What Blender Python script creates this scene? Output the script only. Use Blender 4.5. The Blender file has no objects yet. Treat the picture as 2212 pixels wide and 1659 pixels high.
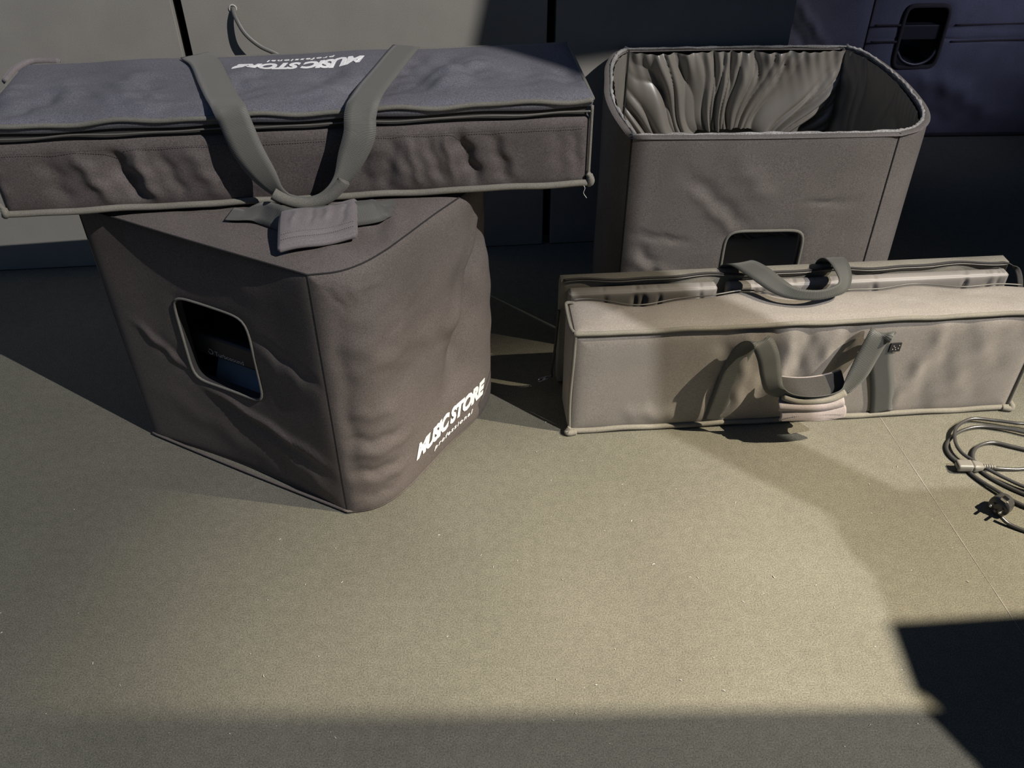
import bpy, math, random
import numpy as np
from mathutils import Vector, Matrix
random.seed(7); rng = np.random.default_rng(11)
S = bpy.context.scene
COL = S.collection

# ------------------------------------------------------------------ camera
FPX = 1950.0
cam_d = bpy.data.cameras.new('camera'); cam = bpy.data.objects.new('camera', cam_d); COL.objects.link(cam)
cam_d.sensor_fit = 'HORIZONTAL'; cam_d.sensor_width = 36.0; cam_d.lens = 36.0 * FPX / 2212.0
cam_d.clip_start = 0.02; cam_d.clip_end = 60
Rm = Matrix(((0.99999858, 0.00168741, 0.0), (-0.00107198, 0.6352832, -0.77227852), (-0.00130315, 0.77227742, 0.6352841)))
cam.matrix_world = Matrix.Translation((0, 0, 1.2752)) @ Rm.to_4x4()
S.camera = cam

# ------------------------------------------------------------------ world, lamps, exposure
S.view_settings.view_transform = 'Standard'; S.view_settings.look = 'None'
S.view_settings.gamma = 1.0; S.view_settings.use_curve_mapping = False
S.view_settings.exposure = 0.0
W = bpy.data.worlds.new('dark_hall'); S.world = W; W.use_nodes = True
W.node_tree.nodes['Background'].inputs[0].default_value = (0.30, 0.48, 0.85, 1)
W.node_tree.nodes['Background'].inputs[1].default_value = 0.085

def spot(name, loc, target, energy, color, radius, size_deg, blend):
    l = bpy.data.lights.new(name, 'SPOT'); o = bpy.data.objects.new(name, l); COL.objects.link(o)
    o.location = loc; o.rotation_euler = (Vector(target) - Vector(loc)).to_track_quat('-Z', 'Y').to_euler()
    l.energy = energy; l.color = color; l.shadow_soft_size = radius; l.spot_size = math.radians(size_deg); l.spot_blend = blend
    return o
def area(name, loc, target, energy, color, size):
    l = bpy.data.lights.new(name, 'AREA'); o = bpy.data.objects.new(name, l); COL.objects.link(o)
    o.location = loc; o.rotation_euler = (Vector(target) - Vector(loc)).to_track_quat('-Z', 'Y').to_euler()
    l.energy = energy; l.color = color; l.size = size
    return o
LA = (4.0, -1.6, 5.5); LB = (4.8, 0.3, 5.5)
spot('stage_spot_front', LA, (-0.3, 1.2, 0.1), 1900, (1.0, 0.95, 0.93), 0.014, 34, 0.5)
spot('stage_spot_side', LB, (0.74, 0.70, 0.0), 5500, (1.0, 0.86, 0.66), 0.020, 19.5, 1.0)
bw = area('blue_wash_back', (2.1, 1.8, 1.15), (1.38, 2.85, 0.48), 0.6, (0.70, 0.72, 1.0), 0.4); bw.data.spread = math.radians(42)
area('blue_wash_left', (-2.6, 0.9, 3.2), (0.0, 1.6, 0.2), 5, (0.25, 0.45, 1.0), 1.0)

# ------------------------------------------------------------------ materials
def new_mat(name):
    m = bpy.data.materials.new(name); m.use_nodes = True
    nt = m.node_tree; b = nt.nodes['Principled BSDF']
    return m, nt, b
def fabric(name, col, rough=0.85, sheen=0.25, grain=0.25, gscale=700, bump=0.25, bscale=1400, blotch=0.18, spec=0.25, sheencol=None):
    m, nt, b = new_mat(name)
    N = nt.nodes; L = nt.links
    tc = N.new('ShaderNodeTexCoord')
    n1 = N.new('ShaderNodeTexNoise'); n1.inputs['Scale'].default_value = gscale; n1.inputs['Detail'].default_value = 2
    n2 = N.new('ShaderNodeTexNoise'); n2.inputs['Scale'].default_value = 9; n2.inputs['Detail'].default_value = 4
    L.new(tc.outputs['Object'], n1.inputs['Vector']); L.new(tc.outputs['Object'], n2.inputs['Vector'])
    r1 = N.new('ShaderNodeMapRange'); r1.inputs['From Min'].default_value = 0.3; r1.inputs['From Max'].default_value = 0.7
    r1.inputs['To Min'].default_value = 1 - grain; r1.inputs['To Max'].default_value = 1 + grain
    r2 = N.new('ShaderNodeMapRange'); r2.inputs['From Min'].default_value = 0.3; r2.inputs['From Max'].default_value = 0.7
    r2.inputs['To Min'].default_value = 1 - blotch; r2.inputs['To Max'].default_value = 1 + blotch
    L.new(n1.outputs['Fac'], r1.inputs['Value']); L.new(n2.outputs['Fac'], r2.inputs['Value'])
    mu = N.new('ShaderNodeMath'); mu.operation = 'MULTIPLY'; L.new(r1.outputs[0], mu.inputs[0]); L.new(r2.outputs[0], mu.inputs[1])
    vm = N.new('ShaderNodeVectorMath'); vm.operation = 'SCALE'; vm.inputs[0].default_value = col
    L.new(mu.outputs[0], vm.inputs['Scale']); L.new(vm.outputs[0], b.inputs['Base Color'])
    n3 = N.new('ShaderNodeTexNoise'); n3.inputs['Scale'].default_value = bscale; n3.inputs['Detail'].default_value = 2
    L.new(tc.outputs['Object'], n3.inputs['Vector'])
    bp = N.new('ShaderNodeBump'); bp.inputs['Strength'].default_value = bump; bp.inputs['Distance'].default_value = 0.0002
    L.new(n3.outputs['Fac'], bp.inputs['Height']); L.new(bp.outputs[0], b.inputs['Normal'])
    b.inputs['Roughness'].default_value = rough; b.inputs['Sheen Weight'].default_value = sheen
    b.inputs['Sheen Roughness'].default_value = 0.5; b.inputs['Specular IOR Level'].default_value = spec
    if sheencol: b.inputs['Sheen Tint'].default_value = (*sheencol, 1)
    return m
def webbing(name, col, axis='X', rough=0.6):
    m, nt, b = new_mat(name); N = nt.nodes; L = nt.links
    tc = N.new('ShaderNodeTexCoord'); w = N.new('ShaderNodeTexWave'); w.wave_type = 'BANDS'; w.bands_direction = axis
    w.inputs['Scale'].default_value = 1.0; w.inputs['Distortion'].default_value = 0.3
    mp = N.new('ShaderNodeMapping'); mp.inputs['Scale'].default_value = (150, 150, 150)
    L.new(tc.outputs['UV'], mp.inputs['Vector']); L.new(mp.outputs[0], w.inputs['Vector'])
    r = N.new('ShaderNodeMapRange'); r.inputs['To Min'].default_value = 0.72; r.inputs['To Max'].default_value = 1.2
    L.new(w.outputs['Fac'], r.inputs['Value'])
    vm = N.new('ShaderNodeVectorMath'); vm.operation = 'SCALE'; vm.inputs[0].default_value = col
    L.new(r.outputs[0], vm.inputs['Scale']); L.new(vm.outputs[0], b.inputs['Base Color'])
    bp = N.new('ShaderNodeBump'); bp.inputs['Strength'].default_value = 0.5; bp.inputs['Distance'].default_value = 0.0008
    L.new(w.outputs['Fac'], bp.inputs['Height']); L.new(bp.outputs[0], b.inputs['Normal'])
    b.inputs['Roughness'].default_value = rough; b.inputs['Sheen Weight'].default_value = 0.15
    return m
def plain(name, col, rough=0.5, metal=0.0, spec=0.5):
    m, nt, b = new_mat(name); N = nt.nodes; L = nt.links
    tc = N.new('ShaderNodeTexCoord'); n = N.new('ShaderNodeTexNoise'); n.inputs['Scale'].default_value = 60
    L.new(tc.outputs['Object'], n.inputs['Vector'])
    r = N.new('ShaderNodeMapRange'); r.inputs['To Min'].default_value = 0.88; r.inputs['To Max'].default_value = 1.12
    L.new(n.outputs['Fac'], r.inputs['Value'])
    vm = N.new('ShaderNodeVectorMath'); vm.operation = 'SCALE'; vm.inputs[0].default_value = col
    L.new(r.outputs[0], vm.inputs['Scale']); L.new(vm.outputs[0], b.inputs['Base Color'])
    b.inputs['Roughness'].default_value = rough; b.inputs['Metallic'].default_value = metal; b.inputs['Specular IOR Level'].default_value = spec
    return m
def floor_mat():
    m, nt, b = new_mat('stage_floor'); N = nt.nodes; L = nt.links
    tc = N.new('ShaderNodeTexCoord')
    def noise(s, d, lo, hi, fmin=0.3, fmax=0.7):
        n = N.new('ShaderNodeTexNoise'); n.inputs['Scale'].default_value = s; n.inputs['Detail'].default_value = d
        L.new(tc.outputs['Object'], n.inputs['Vector'])
        r = N.new('ShaderNodeMapRange'); r.inputs['From Min'].default_value = fmin; r.inputs['From Max'].default_value = fmax
        r.inputs['To Min'].default_value = lo; r.inputs['To Max'].default_value = hi
        L.new(n.outputs['Fac'], r.inputs['Value']); return n, r
    n1, r1 = noise(420, 3, 0.62, 1.38); n2, r2 = noise(60, 4, 0.92, 1.08); n3, r3 = noise(3.0, 4, 0.90, 1.10)
    m1 = N.new('ShaderNodeMath'); m1.operation = 'MULTIPLY'; L.new(r1.outputs[0], m1.inputs[0]); L.new(r2.outputs[0], m1.inputs[1])
    m2 = N.new('ShaderNodeMath'); m2.operation = 'MULTIPLY'; L.new(m1.outputs[0], m2.inputs[0]); L.new(r3.outputs[0], m2.inputs[1])
    vm = N.new('ShaderNodeVectorMath'); vm.operation = 'SCALE'; vm.inputs[0].default_value = (0.144, 0.140, 0.110)
    L.new(m2.outputs[0], vm.inputs['Scale'])
    vo = N.new('ShaderNodeTexVoronoi'); vo.inputs['Scale'].default_value = 55; L.new(tc.outputs['Object'], vo.inputs['Vector'])
    lt = N.new('ShaderNodeMath'); lt.operation = 'LESS_THAN'; lt.inputs[1].default_value = 0.045; L.new(vo.outputs['Distance'], lt.inputs[0])
    wn = N.new('ShaderNodeTexWhiteNoise'); L.new(vo.outputs['Position'], wn.inputs['Vector'])
    gt = N.new('ShaderNodeMath'); gt.operation = 'GREATER_THAN'; gt.inputs[1].default_value = 0.86; L.new(wn.outputs['Value'], gt.inputs[0])
    an = N.new('ShaderNodeMath'); an.operation = 'MULTIPLY'; L.new(lt.outputs[0], an.inputs[0]); L.new(gt.outputs[0], an.inputs[1])
    mx = N.new('ShaderNodeMix'); mx.data_type = 'RGBA'; L.new(an.outputs[0], mx.inputs['Factor']); L.new(vm.outputs[0], mx.inputs['A'])
    mx.inputs['B'].default_value = (0.42, 0.41, 0.36, 1); L.new(mx.outputs['Result'], b.inputs['Base Color'])
    bp = N.new('ShaderNodeBump'); bp.inputs['Strength'].default_value = 0.35; bp.inputs['Distance'].default_value = 0.0015
    L.new(n1.outputs['Fac'], bp.inputs['Height']); L.new(bp.outputs[0], b.inputs['Normal'])
    b.inputs['Roughness'].default_value = 0.75; b.inputs['Specular IOR Level'].default_value = 0.3
    return m
M = dict(
    floor=floor_mat(),
    wall=fabric('painted_board', (0.32, 0.31, 0.275), rough=0.8, sheen=0, grain=0.10, gscale=500, bump=0.1, blotch=0.06),
    void=plain('black_backing', (0.006, 0.006, 0.007), 0.9, 0, 0.1),
    cover=fabric('black_cover_cloth', (0.142, 0.123, 0.112), sheen=0.0, grain=0.32, gscale=600, blotch=0.10),
    coverB=fabric('black_cover_cloth_pale', (0.165, 0.150, 0.138), sheen=0.0, grain=0.32, gscale=600, blotch=0.10),  # slightly lighter base colour for the open cover
    bagA=fabric('navy_bag_nylon', (0.115, 0.100, 0.095), rough=0.6, sheen=0.03, grain=0.32, gscale=550, blotch=0.12),
    lidA=fabric('navy_lid_nylon', (0.145, 0.145, 0.165), rough=0.6, sheen=0.03, grain=0.32, gscale=550, blotch=0.12),
    bagB=fabric('grey_bag_nylon', (0.27, 0.252, 0.228), rough=0.65, sheen=0.03, grain=0.2, gscale=550, blotch=0.08),
    lining=fabric('satin_lining', (0.21, 0.196, 0.168), rough=0.40, sheen=0.0, grain=0.06, bump=0.06, blotch=0.08, spec=1.0),
    liningB=fabric('padding_lining', (0.27, 0.255, 0.235), rough=0.5, sheen=0.0, grain=0.08, bump=0.1, blotch=0.1, spec=0.5),
    piping=fabric('grey_piping', (0.17, 0.165, 0.14), rough=0.8, sheen=0.15, grain=0.3, gscale=900, blotch=0.15, bump=0.6),
    pipingB=fabric('olive_piping', (0.21, 0.20, 0.165), rough=0.8, sheen=0.15, grain=0.3, gscale=900, blotch=0.15, bump=0.6),
    seam=fabric('dark_seam', (0.03, 0.028, 0.028), sheen=0.1),
    binding=fabric('frayed_binding', (0.36, 0.35, 0.33), rough=0.9, sheen=0.3, grain=0.45, gscale=500, blotch=0.4, bump=0.9),
    web=webbing('webbing', (0.105, 0.105, 0.092)),
    webB=webbing('webbing_olive', (0.15, 0.15, 0.13)),
    webD=webbing('webbing_dark', (0.062, 0.066, 0.060)),
    wrap=fabric('handle_wrap', (0.19, 0.17, 0.168), rough=0.7, sheen=0.2, grain=0.2, blotch=0.1),
    wrapB=fabric('handle_wrap_pink', (0.30, 0.265, 0.255), rough=0.7, sheen=0.2, grain=0.2, blotch=0.15),
    zip=plain('zip_teeth', (0.16, 0.155, 0.14), 0.45, 0.3),
    ziptape=fabric('zip_tape', (0.05, 0.048, 0.045), sheen=0.1),
    metal=plain('zip_metal', (0.35, 0.37, 0.40), 0.3, 1.0),
    print_=plain('reflective_print', (1.0, 1.0, 0.97), 0.6),
    plastic=plain('black_plastic', (0.025, 0.026, 0.03), 0.38),
    recess=plain('recess_blue_lit', (0.30, 0.36, 0.40), 0.3),  # blue stage light on the plate is put into this colour
    letter=plain('grey_letters', (0.5, 0.5, 0.5), 0.5),
    cable=plain('cable_rubber', (0.045, 0.045, 0.045), 0.28, 0, 0.7),
    cableG=plain('grey_cable', (0.17, 0.165, 0.15), 0.45),
    plugG=plain('grey_moulding', (0.17, 0.165, 0.145), 0.4),
    chrome=plain('pin_metal', (0.75, 0.74, 0.7), 0.18, 1.0),
    lint=plain('lint', (0.65, 0.63, 0.58), 0.8),
    blue=fabric('blue_black_cover', (0.10, 0.10, 0.13), sheen=0.2, grain=0.2, gscale=500, blotch=0.15),
    thread=plain('stitch_thread', (0.26, 0.24, 0.22), 0.8),
)

# ------------------------------------------------------------------ helpers
def tag(o, label=None, cat=None, group=None, kind=None):
    if label: o['label'] = label
    if cat: o['category'] = cat
    if group: o['group'] = group
    if kind: o['kind'] = kind
    return o
def empty(name, loc, ang=0.0, label=None, cat=None, group=None, kind=None):
    o = bpy.data.objects.new(name, None); COL.objects.link(o); o.location = loc; o.rotation_euler = (0, 0, math.radians(ang))
    o.empty_display_size = 0.05
    return tag(o, label, cat, group, kind)
class MB:
    def __init__(s): s.v = []; s.f = []; s.uv = []
    def add(s, vs, fs, uvs=None):
        k = len(s.v); s.v += [tuple(map(float, p)) for p in vs]; s.f += [tuple(i + k for i in f) for f in fs]
        s.uv += ([tuple(u) for u in uvs] if uvs is not None else [(p[0], p[1]) for p in vs]); return s
    def build(s, name, mat, parent=None, smooth=True, solid=None, bevel=None, label=None):
        me = bpy.data.meshes.new(name); me.from_pydata(s.v, [], s.f); me.update()
        ul = me.uv_layers.new(name='UVMap'); li = np.empty(len(me.loops), int); me.loops.foreach_get('vertex_index', li)
        ul.data.foreach_set('uv', np.array(s.uv, float)[li].ravel())
        if smooth: me.polygons.foreach_set('use_smooth', [True] * len(me.polygons))
        me.materials.append(mat); o = bpy.data.objects.new(name, me); COL.objects.link(o)
        if parent: o.parent = parent
        if solid:
            md = o.modifiers.new('solid', 'SOLIDIFY'); md.thickness = abs(solid); md.offset = -1 if solid > 0 else 1
        if bevel:
            md = o.modifiers.new('bev', 'BEVEL'); md.width = bevel; md.segments = 3; md.limit_method = 'ANGLE'
        if label: o['label'] = label
        return o
def gridf(nu, nv, closed=False, flip=False):
    fs = []
    for i in range(nu if closed else nu - 1):
        for j in range(nv - 1):
            a = i * nv + j; b = ((i + 1) % nu) * nv + j
            q = (a, b, b + 1, a + 1); fs.append(q[::-1] if flip else q)
    return fs
def catmull(P, n=10, closed=False):
    P = np.array(P, float); out = []
    m = len(P)
    segs = range(m if closed else m - 1)
    for i in segs:
        p1 = P[i]; p2 = P[(i + 1) % m]
        p0 = P[(i - 1) % m] if (closed or i > 0) else 2 * p1 - p2
        p3 = P[(i + 2) % m] if (closed or i + 2 < m) else 2 * p2 - p1
        for k in range(n):
            t = k / n
            out.append(0.5 * ((2 * p1) + (-p0 + p2) * t + (2 * p0 - 5 * p1 + 4 * p2 - p3) * t * t + (-p0 + 3 * p1 - 3 * p2 + p3) * t ** 3))
    if not closed: out.append(P[-1])
    return np.array(out)
def tube(mb, P, r, n=8, closed=False, flat=None):
    P = np.array(P, float); m = len(P)
    T = (np.roll(P, -1, 0) - np.roll(P, 1, 0)) if closed else np.gradient(P, axis=0)
    T /= np.linalg.norm(T, axis=1)[:, None] + 1e-12
    r = np.full(m, r) if np.isscalar(r) else np.array(r, float)
    up = np.array([0, 0, 1.0]) if abs(T[0][2]) < 0.9 else np.array([1.0, 0, 0])
    N = up - T[0] * (up @ T[0]); N /= np.linalg.norm(N); V = []; UV = []; al = 0
    for i in range(m):
        N = N - T[i] * (N @ T[i]); N /= np.linalg.norm(N) + 1e-12; B = np.cross(T[i], N)
        if i: al += np.linalg.norm(P[i] - P[i - 1])
        for k in range(n):
            a = 2 * math.pi * k / n
            V.append(P[i] + r[i] * (math.cos(a) * N * (flat or 1) + math.sin(a) * B)); UV.append((al, k / n * .01))
    fs = []
    for i in range(m if closed else m - 1):
        for k in range(n):
            a = i * n + k; b = i * n + (k + 1) % n; c = ((i + 1) % m) * n + (k + 1) % n; d = ((i + 1) % m) * n + k
            fs.append((a, b, c, d))
    if not closed:
        fs.append(tuple(range(n))[::-1]); fs.append(tuple((m - 1) * n + k for k in range(n)))
    mb.add(V, fs, UV); return mb
def ribbon(mb, path, side, width, th=0.0016, n=10, cup=0.0):
    """webbing: path points, side vector and width at each, swept as a thin rounded band"""
    k = len(path); width = [width] * k if np.isscalar(width) else width
    Q = catmull(np.hstack([np.array(path, float), np.array(side, float), np.array(width, float)[:, None]]), n)
    P = Q[:, :3]; Sd = Q[:, 3:6]; Wd = Q[:, 6]; T = np.gradient(P, axis=0); T /= np.linalg.norm(T, axis=1)[:, None] + 1e-12
    V = []; UV = []; al = 0; prof = [(-.5, -1), (-.25, -1), (0, -1), (.25, -1), (.5, -1), (.5, 1), (.25, 1), (0, 1), (-.25, 1), (-.5, 1)]
    for i in range(len(P)):
        s = Sd[i] - T[i] * (Sd[i] @ T[i]); s /= np.linalg.norm(s) + 1e-12; nn = np.cross(T[i], s)
        if i: al += np.linalg.norm(P[i] - P[i - 1])
        for a, b in prof:
            V.append(P[i] + s * a * Wd[i] + nn * (b * th / 2 + cup * (0.25 - a * a))); UV.append((al, a * Wd[i]))
    np_ = len(prof); fs = []
    for i in range(len(P) - 1):
        for j in range(np_):
            a = i * np_ + j; b = i * np_ + (j + 1) % np_; fs.append((a, b, b + np_, a + np_))
    fs.append(tuple(range(np_))[::-1]); fs.append(tuple((len(P) - 1) * np_ + j for j in range(np_)))
    mb.add(V, fs, UV); return mb
def box(mb, x0, x1, y0, y1, z0, z1):
    v = [(x, y, z) for x in (x0, x1) for y in (y0, y1) for z in (z0, z1)]
    mb.add(v, [(0, 1, 3, 2), (4, 6, 7, 5), (0, 4, 5, 1), (2, 3, 7, 6), (0, 2, 6, 4), (1, 5, 7, 3)]); return mb
def folds(lst):
    """cloth folds: ridges (x0,y0,x1,y1,width,height) summed on a panel's own two coordinates"""
    def f(x, y):
        d = np.zeros_like(x)
        for (x0, y0, x1, y1, w, h) in lst:
            L = math.hypot(x1 - x0, y1 - y0) + 1e-9; tx, ty = (x1 - x0) / L, (y1 - y0) / L
            t = (x - x0) * tx + (y - y0) * ty; s = -(x - x0) * ty + (y - y0) * tx
            s = s + 0.25 * w * np.sin(t * 25 / (L + .05) + x0 * 40)
            k = np.clip(t / L, -0.2, 1.2)
            env = np.exp(-((k - 0.5) / 0.42) ** 4)
            d += h * env * np.exp(-(s / w) ** 2)
        return d
    return f
def ripple(seed, fx, fy, amp, n=7):
    g = np.random.default_rng(seed); A = [(g.uniform(.4, 1.3) * fx * g.choice([-1, 1]), g.uniform(.3, 1.3) * fy, g.uniform(0, 6.28), g.uniform(.4, 1)) for _ in range(n)]
    def f(x, y):
        d = np.zeros_like(x)
        for a, b, p, w in A: d += w * np.sin(a * x + b * y + p)
        return amp * d / n
    return f
def pillow(d, b, w): return b * (1 - np.exp(-np.maximum(d, 0) / w))

def face_on_outline(pts, H, disp=None, hole=None, b=0.008, w=0.016, na=90, nz=70, out=1, z0=0.0, open_top=False, off=0.0, nth=180, nrr=44):
    """one fabric wall over the plan polyline pts (a -> arc length), height H, optional rounded hand hole (ac,zc,hw,hh)"""
    pts = np.array(pts, float)
    seg = np.r_[0, np.cumsum(np.linalg.norm(np.diff(pts, axis=0), axis=1))]; L = seg[-1]
    def at(a, z, dn):
        a = np.clip(a, 0, L)
        x = np.interp(a, seg, pts[:, 0]); y = np.interp(a, seg, pts[:, 1])
        e = 0.012
        tx = np.interp(np.clip(a + e, 0, L), seg, pts[:, 0]) - np.interp(np.clip(a - e, 0, L), seg, pts[:, 0])
        ty = np.interp(np.clip(a + e, 0, L), seg, pts[:, 1]) - np.interp(np.clip(a - e, 0, L), seg, pts[:, 1])
        l = np.hypot(tx, ty) + 1e-9
        return np.stack([x + out * ty / l * (dn + off), y - out * tx / l * (dn + off), z], -1)
    if hole is None:
        a = np.linspace(0, 1, na); a = L * (0.5 - 0.5 * np.cos(a * math.pi)) * 0.35 + L * a * 0.65
        z = np.linspace(0, 1, nz); z = H * (0.5 - 0.5 * np.cos(z * math.pi)) * 0.35 + H * z * 0.65
        A, Z = np.meshgrid(a, z, indexing='ij'); fs = gridf(na, nz, flip=out < 0)
        dh = np.full_like(A, 9.0)
    else:
        ac, zc, hw, hh = hole; p = 7
        th = np.linspace(0, 2 * math.pi, nth, endpoint=False)
        cr = [math.atan2(zz - zc, aa - ac) % (2 * math.pi) for aa in (0, L) for zz in (0, H)]
        th = np.sort(np.r_[th, cr]); nr = nrr
        rh = (np.abs(np.cos(th) / hw) ** p + np.abs(np.sin(th) / hh) ** p) ** (-1 / p)
        with np.errstate(divide='ignore'):
            ra = np.where(np.cos(th) > 0, (L - ac) / np.cos(th), -ac / np.cos(th)); rz = np.where(np.sin(th) > 0, (H - zc) / np.sin(th), -zc / np.sin(th))
        rr = np.minimum(np.abs(ra), np.abs(rz)); k = np.linspace(0, 1, nr)
        R = rh[:, None] + (rr - rh)[:, None] * k[None, :]
        A = ac + R * np.cos(th)[:, None]; Z = zc + R * np.sin(th)[:, None]; fs = gridf(len(th), nr, closed=True, flip=out > 0)
        dh = R - rh[:, None]
    ds = np.minimum(np.minimum(A, L - A), np.minimum(Z + 0.004, (H - Z) if not open_top else (H - Z) + .02))
    D = pillow(ds, b, w) * np.where(dh < 5, 1 - 0.45 * np.exp(-dh / .012), 1)
    if disp is not None:
        D = D + disp(A, Z) * (1 - np.exp(-(np.maximum(ds, 0) / .012) ** 1.3))
    V = at(A.ravel(), Z.ravel() + z0, D.ravel())
    return V, fs, at, L
def hole_loop(at, hole, n=80, dn=0.0, grow=0.0, z0=0):
    ac, zc, hw, hh = hole; p = 7; th = np.linspace(0, 2 * math.pi, n, endpoint=False); hw += grow; hh += grow
    rh = (np.abs(np.cos(th) / hw) ** p + np.abs(np.sin(th) / hh) ** p) ** (-1 / p)
    return at(ac + rh * np.cos(th), zc + rh * np.sin(th) + z0, np.full(n, dn))
def cushion(L, D, H, disp=None, b=0.006, w=0.012, res=0.006, skip=(), r=0.0, warp=None):
    """soft box: six fabric panels that puff between their seams. disp[face](u,v)"""
    mb = MB(); disp = disp or {}
    F = {'front': ((0, 0, 0), (1, 0, 0), (0, 0, 1), L, H, (0, -1, 0)), 'back': ((L, D, 0), (-1, 0, 0), (0, 0, 1), L, H, (0, 1, 0)),
         'left': ((0, D, 0), (0, -1, 0), (0, 0, 1), D, H, (-1, 0, 0)), 'right': ((L, 0, 0), (0, 1, 0), (0, 0, 1), D, H, (1, 0, 0)),
         'top': ((0, 0, H), (1, 0, 0), (0, 1, 0), L, D, (0, 0, 1)), 'bottom': ((0, D, 0), (1, 0, 0), (0, -1, 0), L, D, (0, 0, -1))}
    for k, (o, eu, ev, lu, lv, nn) in F.items():
        if k in skip: continue
        nu = max(6, min(260, int(lu / res))); nv = max(6, min(90, int(lv / res)))
        u = np.linspace(0, 1, nu); u = lu * (.3 * (.5 - .5 * np.cos(u * math.pi)) + .7 * u)
        v = np.linspace(0, 1, nv); v = lv * (.4 * (.5 - .5 * np.cos(v * math.pi)) + .6 * v)
        U, Vv = np.meshgrid(u, v, indexing='ij'); d = np.minimum(np.minimum(U, lu - U), np.minimum(Vv, lv - Vv))
        dd = pillow(d, b, w)
        if k in disp: dd = dd + disp[k](U, Vv) * (1 - np.exp(-(d / .009) ** 1.3))
        P = np.array(o)[None, None] + U[..., None] * np.array(eu, float) + Vv[..., None] * np.array(ev, float)
        if r:
            lo = np.array([r, r, r]); hi = np.array([L - r, D - r, H - r]); C = np.clip(P, lo, np.maximum(hi, lo)); q = P - C
            ln = np.linalg.norm(q, axis=-1, keepdims=True) + 1e-12; P = C + q / ln * np.minimum(ln, r)
        P = P + dd[..., None] * np.array(nn, float); P = P.reshape(-1, 3)
        if warp: P = warp(P)
        mb.add(P, gridf(nu, nv))
    return mb
def text_pts(s, height, width, shear=0.0, bold=0.0, fill_res=3, space=1.0):
    cu = bpy.data.curves.new('t', 'FONT'); cu.body = s; cu.size = 1.0; cu.shear = shear; cu.offset = bold; cu.resolution_u = fill_res
    cu.space_character = space
    o = bpy.data.objects.new('t', cu); COL.objects.link(o); dg = bpy.context.evaluated_depsgraph_get(); dg.update()
    me = bpy.data.meshes.new_from_object(o.evaluated_get(dg)); V = np.array([v.co[:] for v in me.vertices]); Fs = [tuple(p.vertices) for p in me.polygons]
    bpy.data.objects.remove(o); bpy.data.curves.remove(cu); bpy.data.meshes.remove(me)
    mn = V.min(0); mx = V.max(0); x = (V[:, 0] - mn[0]) / (mx[0] - mn[0]) * width; y = (V[:, 1] - mn[1]) / (mx[1] - mn[1]) * height
    return x, y, Fs

# ------------------------------------------------------------------ the setting: floor, wall, seam, added off-frame shadow blockers
mb = MB(); mb.add([(-6, -4, 0), (7, -4, 0), (7, 7, 0), (-6, 7, 0)], [(0, 1, 2, 3)])
floor = mb.build('floor', M['floor'], smooth=False); tag(floor, kind='structure')
mb = MB(); d = np.array([.85 - .782, .88 - 1.44]); d /= np.linalg.norm(d); nrm = np.array([-d[1], d[0]]); P0 = np.array([.7455, 1.74]); P0 = np.array([.782, 1.44]) - d * 1.3
V = []; K = 60
for i in range(K + 1):
    c = P0 + d * 2.6 * i / K; w_ = .0008 * (0.75 + .35 * math.sin(i * 1.7))
    V += [(*(c - nrm * w_), .0006), (*(c + nrm * w_), .0006)]
mb.add(V, [(2 * i, 2 * i + 2, 2 * i + 3, 2 * i + 1) for i in range(K)]); mb.build('board_joint', M['thread'], floor, smooth=False, label='pale hairline joint between two floor boards')

wa = 5.2
wall = empty('wall_back', (-.093, 2.135, 0), wa, kind='structure')
mb = MB(); box(mb, -2.4, .765, .05, .07, 0, 1.8); mb.build('backing', M['void'], wall, smooth=False)
for (a, b_) in ((-2.335, -1.505), (-1.485, -.662), (-.640, .177), (.198, .765)):
    mb = MB(); box(mb, a, b_, 0, .035, .002, 1.75); mb.build('wall_panel', M['wall'], wall, smooth=False, bevel=.0015)
wr = empty('wall_right', (.665, 2.204, 0), wa, kind='structure')
mb = MB(); box(mb, -.02, .0, .07, 1.4, 0, 1.8); mb.build('return_panel', M['void'], wr, smooth=False)
mb = MB(); box(mb, -.02, 4.2, 1.1, 1.13, 0, 3.0); mb.build('far_drape', M['void'], wr, smooth=False)

def flat(name, poly, L, dist=1.9, ref=(.6, 1.0), th=.02):
    """an added, unseen black panel that blocks a lamp to cast a shaped shadow; poly is its outline (across, up) in metres"""
    h = np.array([L[0] - ref[0], L[1] - ref[1]]); h /= np.linalg.norm(h); o = np.array(ref) + h * dist; r = np.array([-h[1], h[0]])
    mb = MB(); n = len(poly)
    V = [(*(o + r * a + h * s), z) for s in (0, th) for a, z in poly]
    mb.add(V, [tuple(range(n)), tuple(range(2 * n - 1, n - 1, -1))] + [(i, i + n, (i + 1) % n + n, (i + 1) % n) for i in range(n)])
    ob = mb.build(name, M['void'], None, smooth=False); tag(ob, kind='structure'); return ob
flat('shadow_blocker_1', [(-.35, 0), (.47, 0), (.47, 2.15), (.35, 2.22), (.252, 2.312), (.15, 2.45), (.146, 2.598), (.15, 2.8), (.144, 2.93), (.15, 3.25), (.28, 3.290), (.325, 3.256), (.516, 3.064), (.62, 2.98), (.72, 2.92), (.72, 3.75), (.235, 3.75), (.215, 3.40), (.20, 3.33), (.13, 3.34),
                (.06, 3.31), (.062, 3.2), (.06, 2.9), (.07, 2.743), (.069, 2.511), (.031, 2.461), (.022, 2.43), (-.025, 2.383), (-.10, 2.313), (-.128, 2.238), (-.35, 1.95)], LA)  # added out of view, cut to the wanted shadow edges
flat('shadow_blocker_4', [(.46, 0), (.70, 0), (.70, 3.0), (.62, 3.0), (.58, 2.75), (.50, 2.6), (.46, 2.3)], LA)
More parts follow.
